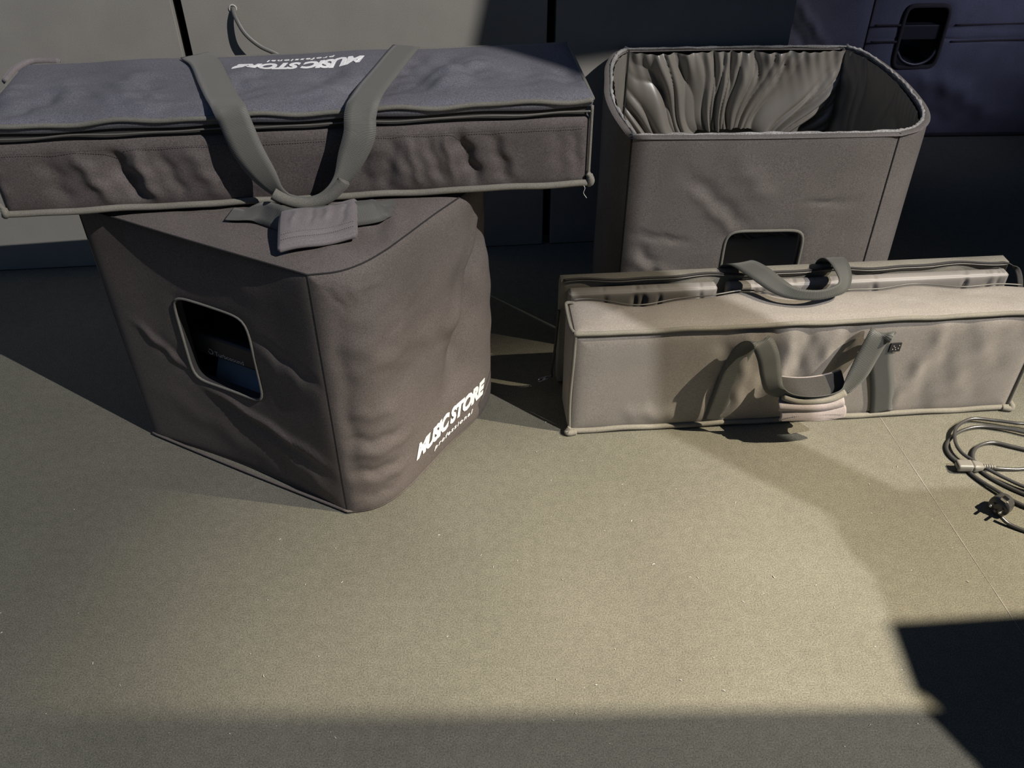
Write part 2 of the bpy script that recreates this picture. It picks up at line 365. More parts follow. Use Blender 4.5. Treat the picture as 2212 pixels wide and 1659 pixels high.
flat('shadow_blocker_5', [(.21, 0), (.8, 0), (.8, 4.40), (.45, 4.34), (.26, 4.27), (.222, 4.24), (.212, 4.15)], LA, dist=3.2)
flat('shadow_blocker_2', [(-.40, 0), (.12, 0), (.10, 1.7), (-.005, 2.20), (-.012, 2.244), (-.043, 2.425), (-.117, 2.410), (-.117, 2.400), (-.129, 2.386), (-.150, 2.62), (-.172, 2.845), (-.199, 3.18), (-.215, 3.4), (-.40, 3.4)], LB)
flat('shadow_blocker_3', [(.178, 3.14), (.242, 3.196), (.253, 3.239), (.262, 3.7), (.95, 3.7), (.95, 0), (.56, 0), (.56, 2.5), (.60, 2.72), (.62, 2.85), (.56, 3.0), (.48, 3.09), (.35, 3.10)], LB)

# ------------------------------------------------------------------ covered speaker at the left
C1 = (-.311, 1.167, 0); HC = .53; Wc = .46; Dc = .484
cov = empty('speaker_cover', C1, 153.2, 'dark padded cover closed over a speaker, white lettering on its front, long bag on top', 'speaker cover', 'padded speaker covers')
frontpts = catmull([(0, 0), (-.035, -.028), (-.055, -.063), (-.066, -.11), (-.071, -.163), (-.077, -.25), (-.086, -.33), (-.086, -.385), (-.066, -.43), (0, -.46)], 8)
side1 = catmull([(Dc, 0), (Dc * .75, -.010), (Dc * .5, -.014), (Dc * .25, -.010), (0, 0)], 8); back = [(Dc, -Wc), (Dc + .012, -Wc * .75), (Dc + .016, -Wc / 2), (Dc + .012, -Wc * .25), (Dc, 0)]; side2 = [(0, -Wc), (Dc, -Wc)]
# arc length runs along each list; outward is on its right-hand side
hole1 = (Dc - .243, .297, .083, .094)
def S_(u): return Dc - u
fs_side = folds([(S_(.44), .31, S_(.31), .20, .010, .007), (S_(.40), .29, S_(.30), .19, .02, -.004), (S_(.16), .36, S_(.0), .30, .012, -.007), (S_(.17), .33, S_(.01), .27, .03, .004),
                 (S_(.32), .195, S_(.0), .105, .010, .010), (S_(.30), .17, S_(.02), .085, .012, -.006), (S_(.2), .13, S_(.0), .02, .02, .006), (S_(.45), .15, S_(.1), .02, .03, .004), (S_(.4), .48, S_(.05), .46, .03, .004)])
rp1 = ripple(3, 22, 16, .006)
mb = MB()
V, fs, at1, L1_ = face_on_outline(side1, HC, lambda a, z: fs_side(a, z) * .55 + rp1(a, z) * .3, hole=hole1, b=.004, w=.010, out=1); mb.add(V, fs)
ff = folds([(.44, .52, .26, .10, .052, -.019), (.45, .50, .28, .17, .020, -.008), (.035, .50, .025, .06, .014, -.004), (.085, .48, .08, .05, .03, .006), (.43, .50, .27, .22, .020, .008), (.36, .34, .30, .20, .008, -.005), (.52, .45, .50, .10, .02, -.009), (.46, .40, .47, .10, .02, .006), (.02, .25, .13, .225, .014, .003), (.01, .19, .13, .165, .012, -.004), (.01, .155, .16, .14, .012, .003),
            (.01, .11, .12, .10, .012, -.0035), (.01, .085, .14, .075, .014, .003), (.01, .05, .1, .04, .012, -.002), (.10, .47, .06, .3, .03, .006), (.20, .45, .17, .25, .03, -.004), (.16, .42, .12, .30, .03, .005),
            (.05, .5, .12, .49, .006, .002), (.02, .515, .05, .46, .006, -.002), (.055, .515, .07, .47, .006, .002), (.1, .34, .35, .30, .03, .004), (.33, .33, .24, .21, .035, .006)])
rp2 = ripple(5, 14, 18, .005)
V, fs, at2, L2_ = face_on_outline(frontpts, HC, lambda a, z: ff(a, z) + rp2(a, z), b=.009, w=.014, out=1, na=150, nz=120); mb.add(V, fs)
V, fs, at3, L3_ = face_on_outline(side2, HC, None, b=.008, w=.02, out=1); mb.add(V, fs)
V, fs, at4, L4_ = face_on_outline(back, HC, ripple(9, 20, 15, .006), b=.008, w=.02, out=1); mb.add(V, fs)
outline = np.vstack([frontpts[:-1], catmull([(0, -Wc), (Dc * .5, -Wc - .002), (Dc, -Wc)], 20)[:-1], catmull(back, 10)[:-1], catmull([(Dc, 0), (Dc * .5, .002), (0, 0)], 20)[:-1]])
def top_panel(outline, z, c, disp, b=.008, w=.02, nr=40, flip=False):
    o = np.array(outline); k = np.linspace(1, 0.0, nr) ** 1.0
    P = c + (o[:, None, :] - c) * k[None, :, None]
    d = np.linalg.norm(o[:, None, :] - P, axis=-1); Z = z + pillow(d, b, w) + disp(P[..., 0], P[..., 1]) * (1 - np.exp(-(d / .015)))
    return np.dstack([P, Z]).reshape(-1, 3), gridf(len(o), nr, closed=True, flip=flip)
ft = folds([(.35, -.05, .2, -.12, .012, -.003), (.3, -.09, .12, -.13, .01, .003), (-.03, -.05, .06, -.10, .02, .004), (-.05, -.12, .0, -.2, .012, -.004), (-.05, -.18, .0, -.24, .012, .004), (.0, -.14, .05, -.2, .015, .004)])
V, fs = top_panel(outline, HC, np.array([.22, -.22]), lambda x, y: ft(x, y) + ripple(2, 18, 18, .003)(x, y)); mb.add(V, fs)
mb.build('cover_shell', M['cover'], cov)
# inner edge of the shell around the hand hole
mb = MB(); tube(mb, hole_loop(at1, hole1, dn=.003), .0024, 8, closed=True); mb.build('hole_trim', M['piping'], cov)
mb = MB(); A = hole_loop(at1, hole1, dn=.006); B = hole_loop(at1, hole1, dn=-.016); n = len(A); mb.add(list(A) + list(B), [(i, (i + 1) % n, (i + 1) % n + n, i + n) for i in range(n)]); mb.build('hole_lining', M['seam'], cov)
mb = MB()
tube(mb, [(*p, HC + .001) for p in outline], .0015, 6, closed=True)
for (x, y) in ((0, 0), (0, -Wc), (Dc, -Wc), (Dc, 0)): tube(mb, [(x, y, z) for z in np.linspace(.004, HC, 30)], .0014, 6)
mb.build('seam', M['seam'], cov)
mb = MB(); tube(mb, [(*(p * 1.0 + (p - np.array([.22, -.22])) * .008), .006) for p in outline], .0030, 8, closed=True); mb.build('hem', M['cover'], cov)
# printed lettering on the curved front
def on_front(x, y, n0, z0, d=.0055):
    # n (distance across from the seam) -> arc length
    nn = n0 + x; seg = np.r_[0, np.cumsum(np.linalg.norm(np.diff(frontpts, axis=0), axis=1))]
    a = np.interp(nn, -frontpts[:, 1], seg); z = z0 + y
    base = pillow(np.minimum(np.minimum(a, L2_ - a), np.minimum(z + .004, HC - z)), .009, .014) + (ff(a, z) + rp2(a, z))
    return at2(a, z, base + .0012)
mb = MB(); x, y, F_ = text_pts('MUSIC STORE', .036, .243, .38, .055, space=.93); mb.add(on_front(x, y, .128, .060), F_); mb.build('printed_name', M['print_'], cov, smooth=False, label='white block letters MUSIC STORE', solid=-.0006)
mb = MB(); x, y, F_ = text_pts('professional', .0125, .135, .3, .02, space=1.25); mb.add(on_front(x, y, .187, .036), F_); mb.build('printed_subline', M['print_'], cov, smooth=False, label='small white letters professional', solid=-.0006)
# carrying handle on its top: webbing with a folded wrap
hd = empty('grip_pivot', (.112, -.018, .556), 0); hd.name = 'handle_wrap'
bpy.data.objects.remove(hd)
e1w = np.array([-.083, -.091]); e1w /= np.linalg.norm(e1w); e2w = np.array([e1w[1] * -1, e1w[0]]); o_w = np.array([.061, -.012])
e2w = np.array([.052, -.070]); e2w /= np.linalg.norm(e2w)
def wrapC(P):
    u = P[:, 0] + P[:, 1] * .05; v = P[:, 1]; w = P[:, 2]
    z = HC + .014 + w + .016 * np.sin(np.clip(v / .085, 0, 1) * 1.9) + .002 * np.sin(u * 60)
    xy = o_w + u[:, None] * e1w + v[:, None] * e2w
    return np.column_stack([xy, z])
fw = folds([(.02, .03, .03, .08, .005, .003), (.05, .03, .055, .08, .004, -.003), (.075, .035, .08, .08, .006, .004), (.1, .02, .11, .08, .005, -.003)])
cushion(.124, .085, .011, {'top': lambda u, v: fw(u, v) + folds([(0, .012, .124, .012, .003, -.0022)])(u, v)}, b=.003, w=.006, res=.0022, r=.004, warp=wrapC).build('handle_wrap', M['wrap'], cov)
mb = MB()
for v_ in (.010, .020):
    for i in range(34):
        u_ = .006 + i * .0034; q = wrapC(np.array([[u_, v_, .0145], [u_ + .0018, v_, .0145]])); tube(mb, [q[0], (q[0] + q[1]) / 2 + [0, 0, .0004], q[1]], .0004, 4)
st = mb.build('stitching', M['thread'], cov)
mb = MB(); zt = HC + .012
ribbon(mb, [(.215, -.078, zt + .002), (.195, -.085, zt + .002), (.165, -.095, zt + .010), (.128, -.088, zt + .015), (.085, -.09, zt + .016), (.0, -.16, zt + .017), (-.01, -.19, zt + .012), (-.005, -.21, zt + .004), (.005, -.225, zt - .002), (.02, -.24, zt - .004)],
       [(.2, -1, 0), (.2, -1, 0), (.2, -.9, .4), (.2, -.6, .8), (.3, -.5, .6), (.4, -.5, .6), (.8, -.3, .5), (.9, -.3, .1), (.9, .5, 0), (.9, .5, 0)], .04)
mb.build('handle_strap', M['web'], cov)

# the speaker inside, seen through the hand hole
spk = empty('loudspeaker', C1, 153.2, 'black loudspeaker cabinet glimpsed through the hand hole of the left cover', 'loudspeaker')
ins = .022
def rp(u, n, z): return (u, -n, z)
mb = MB(); hp = (Dc - .235 - ins, .300, .075, .095)
V, fs, atS, LS = face_on_outline([(Dc - ins, -ins), (ins, -ins)], .50, None, hole=(Dc - .26 - ins, .265, .11, .14), b=0.0, w=1, out=1, z0=.01); mb.add(V, fs)
hs = (Dc - .26 - ins, .265, .11, .14)
A = hole_loop(atS, hs, z0=.01); B = A + np.array([0, -.10, 0]); B[:, 0] = B[:, 0]
n = len(A); mb.add(list(A) + list(B), [(i, (i + 1) % n, (i + 1) % n + n, i + n) for i in range(n)] + [tuple(range(n, 2 * n))])
box(mb, ins - .05, ins, -Wc + .05, -ins, .01, .505)
mb.add([(ins, -ins, .51), (Dc - ins, -ins, .51), (Dc - ins, -Wc + ins, .51), (ins, -Wc + ins, .51), (ins, -Wc + ins, .01), (Dc - ins, -Wc + ins, .01), (Dc - ins, -ins, .01)],
       [(0, 1, 2, 3), (3, 2, 5, 4), (1, 6, 5, 2)])
mb.build('cabinet', M['plastic'], spk, smooth=False)
mb = MB(); box(mb, .152, .368, -.068, -.045, .236, .286); mb.build('grip_bar', M['plastic'], spk, smooth=False, bevel=.006)
mb = MB(); mb.add([(.16, -.046, .140), (.322, -.046, .150), (.318, -.078, .222), (.16, -.078, .222)], [(0, 1, 2, 3)]); mb.build('recess_plate', M['recess'], spk, smooth=False, solid=.004)
mb = MB(); x, y, F_ = text_pts('Turbosound', .0105, .068, 0, .004); mb.add(np.column_stack([.296 - x, np.full_like(x, -.0442), .243 + y]), F_)
th = np.linspace(0, 2 * math.pi, 24, endpoint=False)
mb.add([(.306 + r_ * math.cos(t), -.0442, .249 + r_ * math.sin(t)) for r_ in (.0062, .0046) for t in th], [(i, (i + 1) % 24, (i + 1) % 24 + 24, i + 24) for i in range(4, 24)])
mb.build('lettering', M['letter'], spk, smooth=False, label='small grey word Turbosound with a round mark')

# ------------------------------------------------------------------ long bag lying across the left cover
LBg = .965; DBg = .255
bag = empty('long_bag', (-.83, 1.33, .5465), 6.5, 'long navy padded bag lying zipped shut on top of the left speaker cover', 'carry bag', 'long padded bags')
g = np.random.default_rng(21); fl_ = []
for i in range(16):
    u = g.uniform(.0, .96); s = g.uniform(-.02, .055); w_ = g.uniform(.009, .018); h_ = g.choice([-1, 1]) * g.uniform(.003, .0075) * (1.0 if u < .75 else .6)
    fl_.append((u - s * .4, .108, u + s, .006, w_, h_))
for (u, s, w_, h_) in ((.13, .045, .012, .008), (.19, .03, .011, -.009), (.225, .02, .010, .009), (.262, .03, .010, -.005), (.31, .04, .014, .006), (.66, .02, .008, .006), (.69, .03, .009, -.008), (.72, .02, .007, .006), (.745, .035, .010, -.009), (.80, .03, .012, -.007)): fl_.append((u, .108, u + s, .008, w_, h_))
ftop = [(g.uniform(0, .95), g.uniform(0, .1), 0, 0, g.uniform(.018, .042), g.choice([-1, 1]) * g.uniform(.004, .009)) for _ in range(30)]
ftop = [(a, b_, a + g.uniform(-.06, .1), b_ + g.uniform(.06, .13), w_, h_) for (a, b_, _, _, w_, h_) in ftop]
cushion(LBg, DBg, .118, {'front': lambda u, v: folds(fl_)(u, v) + ripple(8, 22, 5, .004)(u, v), 'left': ripple(4, 30, 30, .006), 'right': ripple(5, 30, 30, .006)}, b=.007, w=.010, res=.0035).build('bag_body', M['bagA'], bag)
def lw(P):
    P = P.copy(); P[:, 2] += .118 + .019; P[:, 1] -= .002
    P[:, 2] += .0015 * np.sin(P[:, 0] * 33 + 1) * (P[:, 1] < .03); return P
cushion(LBg + .004, DBg + .004, .016, {'top': lambda u, v: folds(ftop)(u, v) + ripple(12, 26, 20, .006)(u, v)}, b=.009, w=.016, res=.0045, warp=lw).build('lid', M['lidA'], bag)
cushion(LBg - .008, DBg - .006, .021, None, b=.0, res=.012, warp=lambda P: P + np.array([.004, .003, .117])).build('zip_band', M['ziptape'], bag)
mb = MB(); U = np.linspace(-.002, LBg + .004, 160)
def wav(u, k, a): return a * (np.sin(u * 31 + k) + .6 * np.sin(u * 57 + 2 * k))
tube(mb, [(u, -.005, .150 + wav(u, 1, .0022)) for u in U], .0042, 8)
tube(mb, [(LBg + .004, v, .151) for v in np.linspace(-.003, DBg, 40)], .0036, 8); tube(mb, [(-.003, v, .151) for v in np.linspace(-.003, DBg, 40)], .0036, 8)
tube(mb, [(u, DBg + .002, .152) for u in U], .0034, 8)
mb.build('lid_piping', M['piping'], bag)
mb = MB(); tube(mb, [(u, -.006, .002 + wav(u, 2, .0008)) for u in U], .0058, 8); tube(mb, [(LBg + .004, v, .003) for v in np.linspace(-.006, DBg, 30)], .005, 8); tube(mb, [(-.003, v, .003) for v in np.linspace(-.006, DBg, 30)], .005, 8)
for (x_, y_) in ((-.004, -.006), (LBg + .004, -.006), (LBg + .004, .004)):
    tube(mb, catmull([(x_, y_, .0), (x_ + .004, y_ - .004, .006), (x_ + .002, y_ - .002, .014), (x_ - .003, y_, .02)], 6), [.006] * 12 + [.004] * 7, 8)
tube(mb, [(LBg + .0035, -.004, z) for z in np.linspace(.0, .14, 20)], .0028, 6)
mb.build('base_piping', M['pipingB'], bag)
mb = MB(); tube(mb, [(u, -.0035 - .0008 * np.sin(u * 40), .130 + wav(u, 3, .0010)) for u in U], .0017, 6); mb.build('zip_teeth', M['zip'], bag)
mb = MB()
for i in range(230):
    u_ = .004 + i * .00415; tube(mb, [(u_, -.0095, .1065), (u_ + .0024, -.0098, .1065)], .0004, 4)
mb.build('stitching', M['seam'], bag)
# label print, read from behind the bag
mb = MB(); x, y, F_ = text_pts('MUSIC STORE', .031, .226, .3, .055, space=.93)
def topz(u, v):
    d_ = np.minimum(np.minimum(u, LBg - u), np.minimum(v, DBg - v)); return .118 + .019 + .016 + pillow(d_, .009, .016) + folds(ftop)(u, v + .002) + ripple(12, 26, 20, .006)(u, v + .002) + .0012
u_ = .598 - x; v_ = .193 - y; mb.add(np.column_stack([u_, v_, topz(u_, v_)]), F_); mb.build('printed_name', M['print_'], bag, smooth=False, label='white block letters MUSIC STORE, upside down from here', solid=.0005)
mb = MB(); x, y, F_ = text_pts('professional', .012, .118, .2, .02, space=1.25); u_ = .545 - x; v_ = .213 - y
mb.add(np.column_stack([u_, v_, topz(u_, v_)]), F_); mb.build('printed_subline', M['print_'], bag, smooth=False, label='small white letters professional, upside down from here', solid=.0005)
# webbing: both ends sewn to the lid, the loop hanging over the side with a folded grip
mb = MB(); zl = .166
path = [(.300, .235, zl), (.325, .19, zl + .001), (.352, .10, zl + .002), (.374, .03, zl + .003), (.392, -.018, zl + .001), (.402, -.034, .140), (.412, -.040, .105), (.430, -.044, .065), (.447, -.047, .038), (.470, -.049, .024), (.497, -.050, .021), (.525, -.049, .030), (.552, -.047, .053), (.572, -.044, .090),
        (.588, -.040, .125), (.592, -.030, .152), (.600, -.010, zl + .002), (.612, .04, zl + .003), (.633, .11, zl + .002), (.660, .20, zl + .001), (.672, .238, zl)]
sd = [(1, -.15, 0)] * 3 + [(1, -.2, 0), (1, -.15, 0), (1, 0, .15), (1, 0, .2), (1, 0, .5), (.6, -.5, .8), (.2, -.8, .7), (0, -.8, .7), (-.2, -.8, .7), (.5, -.5, -.6), (1, -.1, -.2)]
sd = [(1, -.15, 0)] * 3 + [(1, -.2, 0), (1, -.15, 0), (1, 0, .2), (1, 0, .3), (.9, -.2, .4), (.5, -.4, .7), (.1, -.6, .8), (-.1, -.6, .8), (-.35, -.5, .7), (-.7, -.2, .5), (-1, 0, .3)]
sd = sd + [(-1, 0, .1), (-1, 0, 0), (-1, .15, 0), (-1, .2, 0), (-1, .25, 0), (-1, .3, 0), (-1, .3, 0)]
# keep one orientation through the loop: flip the first half so both ends agree
sd = [tuple(-np.array(s)) if i < 11 else s for i, s in enumerate(sd)]; sd[:11] = [tuple(np.array(s) * 1) for s in sd[:11]]
sd[10] = (0, -.6, .8); sd[9] = (.1, -.6, .8); sd[8] = (.5, -.4, .7); sd[7] = (.9, -.2, .4); sd[6] = (1, 0, .3); sd[5] = (1, 0, .2)
sd[0] = sd[1] = sd[2] = (1, -.15, 0); sd[3] = (1, -.2, 0); sd[4] = (1, -.15, 0)
wd = [.050] * 5 + [.050, .049, .044, .030, .022, .021, .022, .030, .044, .050, .050] + [.050] * 5
ribbon(mb, path, sd, wd, th=.0022, n=12); mb.build('carry_strap', M['webB'], bag)
mb = MB(); tube(mb, catmull([(.440, -.0495, .036), (.452, -.052, .029), (.475, -.054, .0205), (.50, -.055, .0185), (.527, -.054, .027), (.550, -.052, .046), (.556, -.051, .053)], 8), .0105, 12); mb.build('folded_grip', M['piping'], bag)
for (u0, v0) in ((.360, .040), (.597, .03)):
    mb = MB(); tube(mb, [(u0 - .012 + t * .045, v0 + t * .004, zl + .0022) for t in np.linspace(0, 1, 8)], .0006, 4); mb.build('strap_stitching', M['webB'], bag)
mb = MB(); tube(mb, catmull([(.955, -.006, .004), (.962, -.012, -.004), (.960, -.012, -.014), (.966, -.012, -.024)], 6), .0006, 5); mb.build('loose_thread', M['lint'], bag)
mb = MB(); tube(mb, catmull([(-.012, .19, .150), (-.006, .225, .156), (.010, .256, .159), (.03, .262, .158), (.06, .261, .156)], 8), .0060, 8); mb.build('corner_fold', M['wrap'], bag)

# ------------------------------------------------------------------ open, upside-down cover
H2 = .53; K2 = 1.0643
oc = empty('speaker_cover', (.2341, 1.6593, 0), 1.5, 'empty speaker cover standing open end up, crinkled satin lining, behind the right long bag', 'speaker cover', 'padded speaker covers')
fA = [(0, 0), (.25, -.004), (.494, 0)]
rA = [tuple(p) for p in catmull([(.494, 0), (.535, .022), (.566, .060), (.585, .115), (.593, .19), (.594, .27), (.588, .35), (.572, .42), (.543, .465)], 6)]
bA = [(.543, .465), (.3, .470), (.045, .465)]
lA = [tuple(p) for p in catmull([(.045, .465), (.018, .43), (-.004, .36), (-.014, .28), (-.022, .2), (-.018, .11), (0, 0)], 6)]
fA, rA, bA, lA = [[(x * K2, y * K2) for x, y in q] for q in (fA, rA, bA, lA)]
hF = (.297, .235, .083, .089); hB = (.267, .238, .083, .098)
mb = MB(); 
ffo = folds([(.10, .47, .26, .33, .015, -.004), (.12, .43, .25, .30, .012, .003), (.0, .32, .14, .30, .006, -.005), (.0, .26, .12, .22, .012, .005), (.36, .39, .49, .385, .005, -.003), (.2, .5, .3, .38, .02, .003), (.02, .30, .10, .20, .014, -.005)])
ats = {}
for key, pts, hole, dsp in (('f', catmull(fA, 8), hF, lambda a, z: ffo(a, z) + ripple(31, 14, 12, .004)(a, z)), ('r', rA, None, lambda a, z: ripple(32, 16, 10, .006)(a, z)), ('b', catmull(bA, 8), hB, ripple(33, 12, 12, .003)), ('l', lA, None, ripple(34, 14, 10, .005))):
    V, fs, at, L = face_on_outline(pts, H2, dsp, hole=hole, b=.006, w=.02, out=1, open_top=True); mb.add(V, fs); ats[key] = (at, L, pts, hole)
base_out = np.vstack([catmull(fA, 8)[:-1], np.array(rA)[:-1], catmull(bA, 8)[:-1], np.array(lA)[:-1]])
V, fs = top_panel(base_out, .006, np.array([.30, .245]), lambda x, y: 0 * x, nr=8); mb.add(V, fs)
mb.build('cover_shell', M['coverB'], oc)
TH = -.011
# lining: gathers fan out from the hand hole of the back wall
def gather(seed, ac, zc, amp, kk):
    gg = np.random.default_rng(seed); ph = gg.uniform(0, 6.28, 8)
    def f(a, z):
        dx = a - ac; dz = z - zc; an = np.arctan2(dx, dz + .16); rr = np.hypot(dx, dz + .16)
        s = an * kk + .8 * np.sin(an * 7 + ph[0]) + .35 * np.sin(rr * 30 + ph[1]) + .5 * np.sin(an * 17 + rr * 12 + ph[2])
        w1 = np.abs(np.sin(s)) ** .8; w2 = np.abs(np.sin(s * 2.1 + ph[3] + 1.2 * np.sin(rr * 22 + ph[4])))
        fine = np.sin(a * 260 + 5 * np.sin(z * 20)) * np.exp(-np.abs(H2 - z) / .03) * .12
        m_ = .45 + .55 * np.sin(an * 5 + ph[5] + rr * 9) ** 2
        return amp * ((w1 * .6 + w2 * .4) * m_ + fine)
    return f
for key, dsp in (('b', gather(41, .267, .30, -.034, 17)), ('f', gather(42, .297, .32, -.007, 12)), ('r', gather(43, .3, .2, -.006, 9)), ('l', gather(44, .2, .2, -.006, 9))):
    at, L, pts, hole = ats[key]
    mb = MB(); V, fs, at_i, _ = face_on_outline(pts, H2 - .004, dsp, hole=hole, b=-.002, w=.02, out=1, open_top=True, off=TH, na=170, nz=90, nth=640, nrr=90)
    mb.add(V, [f[::-1] for f in fs]); ats[key + 'i'] = at_i
    mb.build('lining', M['lining'], oc, label={'b': 'creased satin lining of the back wall', 'f': 'satin lining behind the front wall', 'r': 'satin lining of the rounded end in shade', 'l': 'satin lining of the narrow end'}[key])
V, fs = top_panel(base_out, .02, np.array([.30, .245]), ripple(77, 40, 30, .008), nr=30); mb = MB(); mb.add(V, fs); mb.build('bottom_lining', M['lining'], oc)
rim_o = base_out; cen = np.array([.30, .245])
def inset(o, d):
    t = np.roll(o, -1, 0) - np.roll(o, 1, 0); t /= np.linalg.norm(t, axis=1)[:, None]; return o + np.column_stack([-t[:, 1], t[:, 0]]) * d
mb = MB(); i1 = inset(rim_o, -.007); i2 = inset(rim_o, .012); n = len(rim_o)
mb.add([(*p, H2 - .001) for p in i1] + [(*p, H2 + .003) for p in inset(rim_o, .004)] + [(*p, H2 - .004) for p in i2], [(i, (i + 1) % n, (i + 1) % n + n, i + n) for i in range(n)] + [(i + n, (i + 1) % n + n, (i + 1) % n + 2 * n, i + 2 * n) for i in range(n)])
mb.build('rim_edge', M['coverB'], oc)
gg = np.random.default_rng(3); mb = MB(); dense = catmull(np.vstack([rim_o]), 3, closed=True)
dd = inset(dense, .008); jit = np.convolve(gg.normal(0, 1, len(dd) + 8), np.ones(3) / 3, 'valid')[:len(dd)]
tube(mb, [(p[0] + j * .0008, p[1] + j * .0008, H2 + .0022 + .001 * k) for p, j, k in zip(dd, jit, np.roll(jit, 5))], np.clip(.0034 + .0014 * jit, .0016, .006), 7, closed=True)
mb.build('rim_binding', M['binding'], oc, label='pale frayed binding around the rim')
for (x, y) in ((0, 0), (.526, 0), (.578, .495), (.048, .495), (.564, .481), (.055, .477)):
    mb = MB(); tube(mb, [(x, y, z) for z in np.linspace(.02, H2 + .002, 40)], .002, 6); mb.build('seam', M['seam'], oc)
for (x, y) in ((.002, .006), (.524, .008), (.578, .492), (.050, .492)):
    mb = MB(); tube(mb, catmull([(x, y, H2 - .004), (x + .001, y, H2 + .003), (x - .002, y + .002, H2 + .004), (x - .003, y + .003, H2)], 5), .0022, 6); mb.build('corner_tuft', M['binding'], oc)
for key in 'fb':
    at, L, pts, hole = ats[key]; mb = MB(); tube(mb, hole_loop(at, hole, dn=.004, n=120), .0036, 8, closed=True)
    tube(mb, hole_loop(at, hole, dn=TH - .002, n=120), .0040, 8, closed=True)
    mb.build('hole_trim', M['piping'], oc)
    mb = MB(); A = hole_loop(at, hole, dn=.003); B = hole_loop(at, hole, dn=TH); n = len(A); mb.add(list(A) + list(B), [(i, (i + 1) % n, (i + 1) % n + n, i + n) for i in range(n)]); mb.build('hole_edge', M['seam'], oc)

# ------------------------------------------------------------------ open long bag standing on its side, right
LB2 = .945; HB2 = .255
b2 = empty('long_bag', (.12, 1.395, 0), 4.5, 'long grey padded bag on its side, zip open, in front of the empty cover', 'carry bag', 'long padded bags')
g = np.random.default_rng(5)
ff2 = folds([(.30, .24, .29, .02, .018, -.005), (.345, .24, .34, .01, .014, .005), (.40, .25, .385, .02, .014, -.006), (.432, .25, .42, .02, .012, .005), (.47, .25, .445, .04, .014, -.006), (.525, .25, .475, .04, .014, .006), (.56, .25, .51, .05, .012, -.005),
             (.75, .26, .67, -.01, .016, .006), (.80, .26, .71, -.01, .018, -.004), (.86, .26, .76, -.01, .022, .005), (.92, .26, .83, .0, .022, -.003), (.10, .05, .24, .03, .02, .003)])
def w2(P):
    P = P.copy(); k = np.clip(P[:, 1] / .10, 0, 1.1) ** 2 * (P[:, 2] > .12)
    P[:, 1] += k * (.011 * np.sin(P[:, 0] * 17 + 2.2) + .006 * np.sin(P[:, 0] * 37) - .006)
    P[:, 2] += k * (.003 + .003 * np.sin(P[:, 0] * 24)); P[:, 2] = .0015 + P[:, 2] * (HB2 - .0015) / (HB2 - .006); return P
cushion(LB2, .102, HB2 - .012, {'front': lambda u, v: ff2(u, v) + ripple(61, 12, 5, .003)(u, v), 'top': lambda u, v: ripple(62, 30, 24, .0045)(u, v) + folds([(0, .012, .945, .012, .006, -.002)])(u, v) + folds([(.6, .09, .75, .03, .01, .003), (.7, .1, .9, .05, .012, -.003), (.15, .1, .05, .04, .015, .003)])(u, v)}, b=.007, w=.010, res=.0045, skip=('back',), warp=w2).build('bag_body', M['bagB'], b2, solid=.007)
mb = MB(); U = np.linspace(-.002, LB2 + .002, 150)
tube(mb, [(u, -.005, HB2 - .002 + wav(u, 1, .0010)) for u in U], .0050, 8)
mb.build('top_piping', M['pipingB'], b2)
mb = MB(); tube(mb, [(u, -.007, .007 + wav(u, 4, .0010)) for u in U], .0060, 8)
tube(mb, catmull([(-.001, -.008, .018), (-.007, -.010, .009), (-.003, -.012, .0055), (.012, -.009, .006)], 6), [.005] * 6 + [.0065] * 13, 8)
tube(mb, catmull([(.93, -.009, .008), (.948, -.013, .007), (.952, -.006, .012), (.956, .02, .008), (.956, .10, .008)], 6), [.0065] * 12 + [.0055] * 13, 8)
mb.build('bottom_piping', M['pipingB'], b2)
mb = MB(); tube(mb, catmull([(-.001 - .002 * math.sin(z * 20), -.0025, z) for z in np.linspace(.012, HB2 - .004, 12)] + [(-.006, .02, HB2), (-.006, .085, HB2 + .001), (-.002, .096, HB2 + .003), (.012, .095, HB2 + .002)], 5), .0034, 8)
mb.build('end_piping', M['piping'], b2)
mb = MB(); tube(mb, [(LB2 + .001, -.003, z) for z in np.linspace(.012, HB2 - .004, 40)], .004, 8); mb.build('end_piping', M['piping'], b2)
# lid half
def wl(P): P = P.copy(); P[:, 1] += .162; P[:, 2] = .002 + P[:, 2] * (HB2 + .008) / HB2; P[:, 0] -= .006; return P
cushion(LB2 + .004, .026, HB2, {'top': ripple(71, 30, 10, .002)}, b=.004, w=.006, res=.006, warp=wl).build('lid', M['pipingB'], b2, label='lid of the same bag, folded back')
def zv(u): return .156 + .004 * np.sin(u * 24 + 1.0) + .0025 * np.sin(u * 47)
mb = MB(); ribbon(mb, [(u, float(zv(u)) + .003, HB2 + .014) for u in np.linspace(0, .93, 60)] + [(.948, .153, HB2 + .006), (.956, .140, HB2 - .002), (.955, .118, HB2 - .02), (.954, .105, HB2 - .05)], [(0, 1, -.3)] * 60 + [(-.3, 1, 0), (-.8, .5, 0), (-1, .2, 0), (-1, 0, 0)], .011, th=.0018, n=3)
mb.build('zip_tape', M['ziptape'], b2)
mb = MB(); tube(mb, [(u, float(zv(u)) - .003, HB2 + .0125) for u in np.linspace(0, .93, 140)], .0014, 6); mb.build('zip_teeth', M['zip'], b2)
mb = MB(); tube(mb, [(u, .096 + .011 * math.sin(u * 17 + 2.2) + .006 * math.sin(u * 37), HB2 + .002 + .003 * math.sin(u * 24)) for u in np.linspace(0.01, .935, 140)], .0016, 6)
mb.build('zip_teeth', M['zip'], b2)
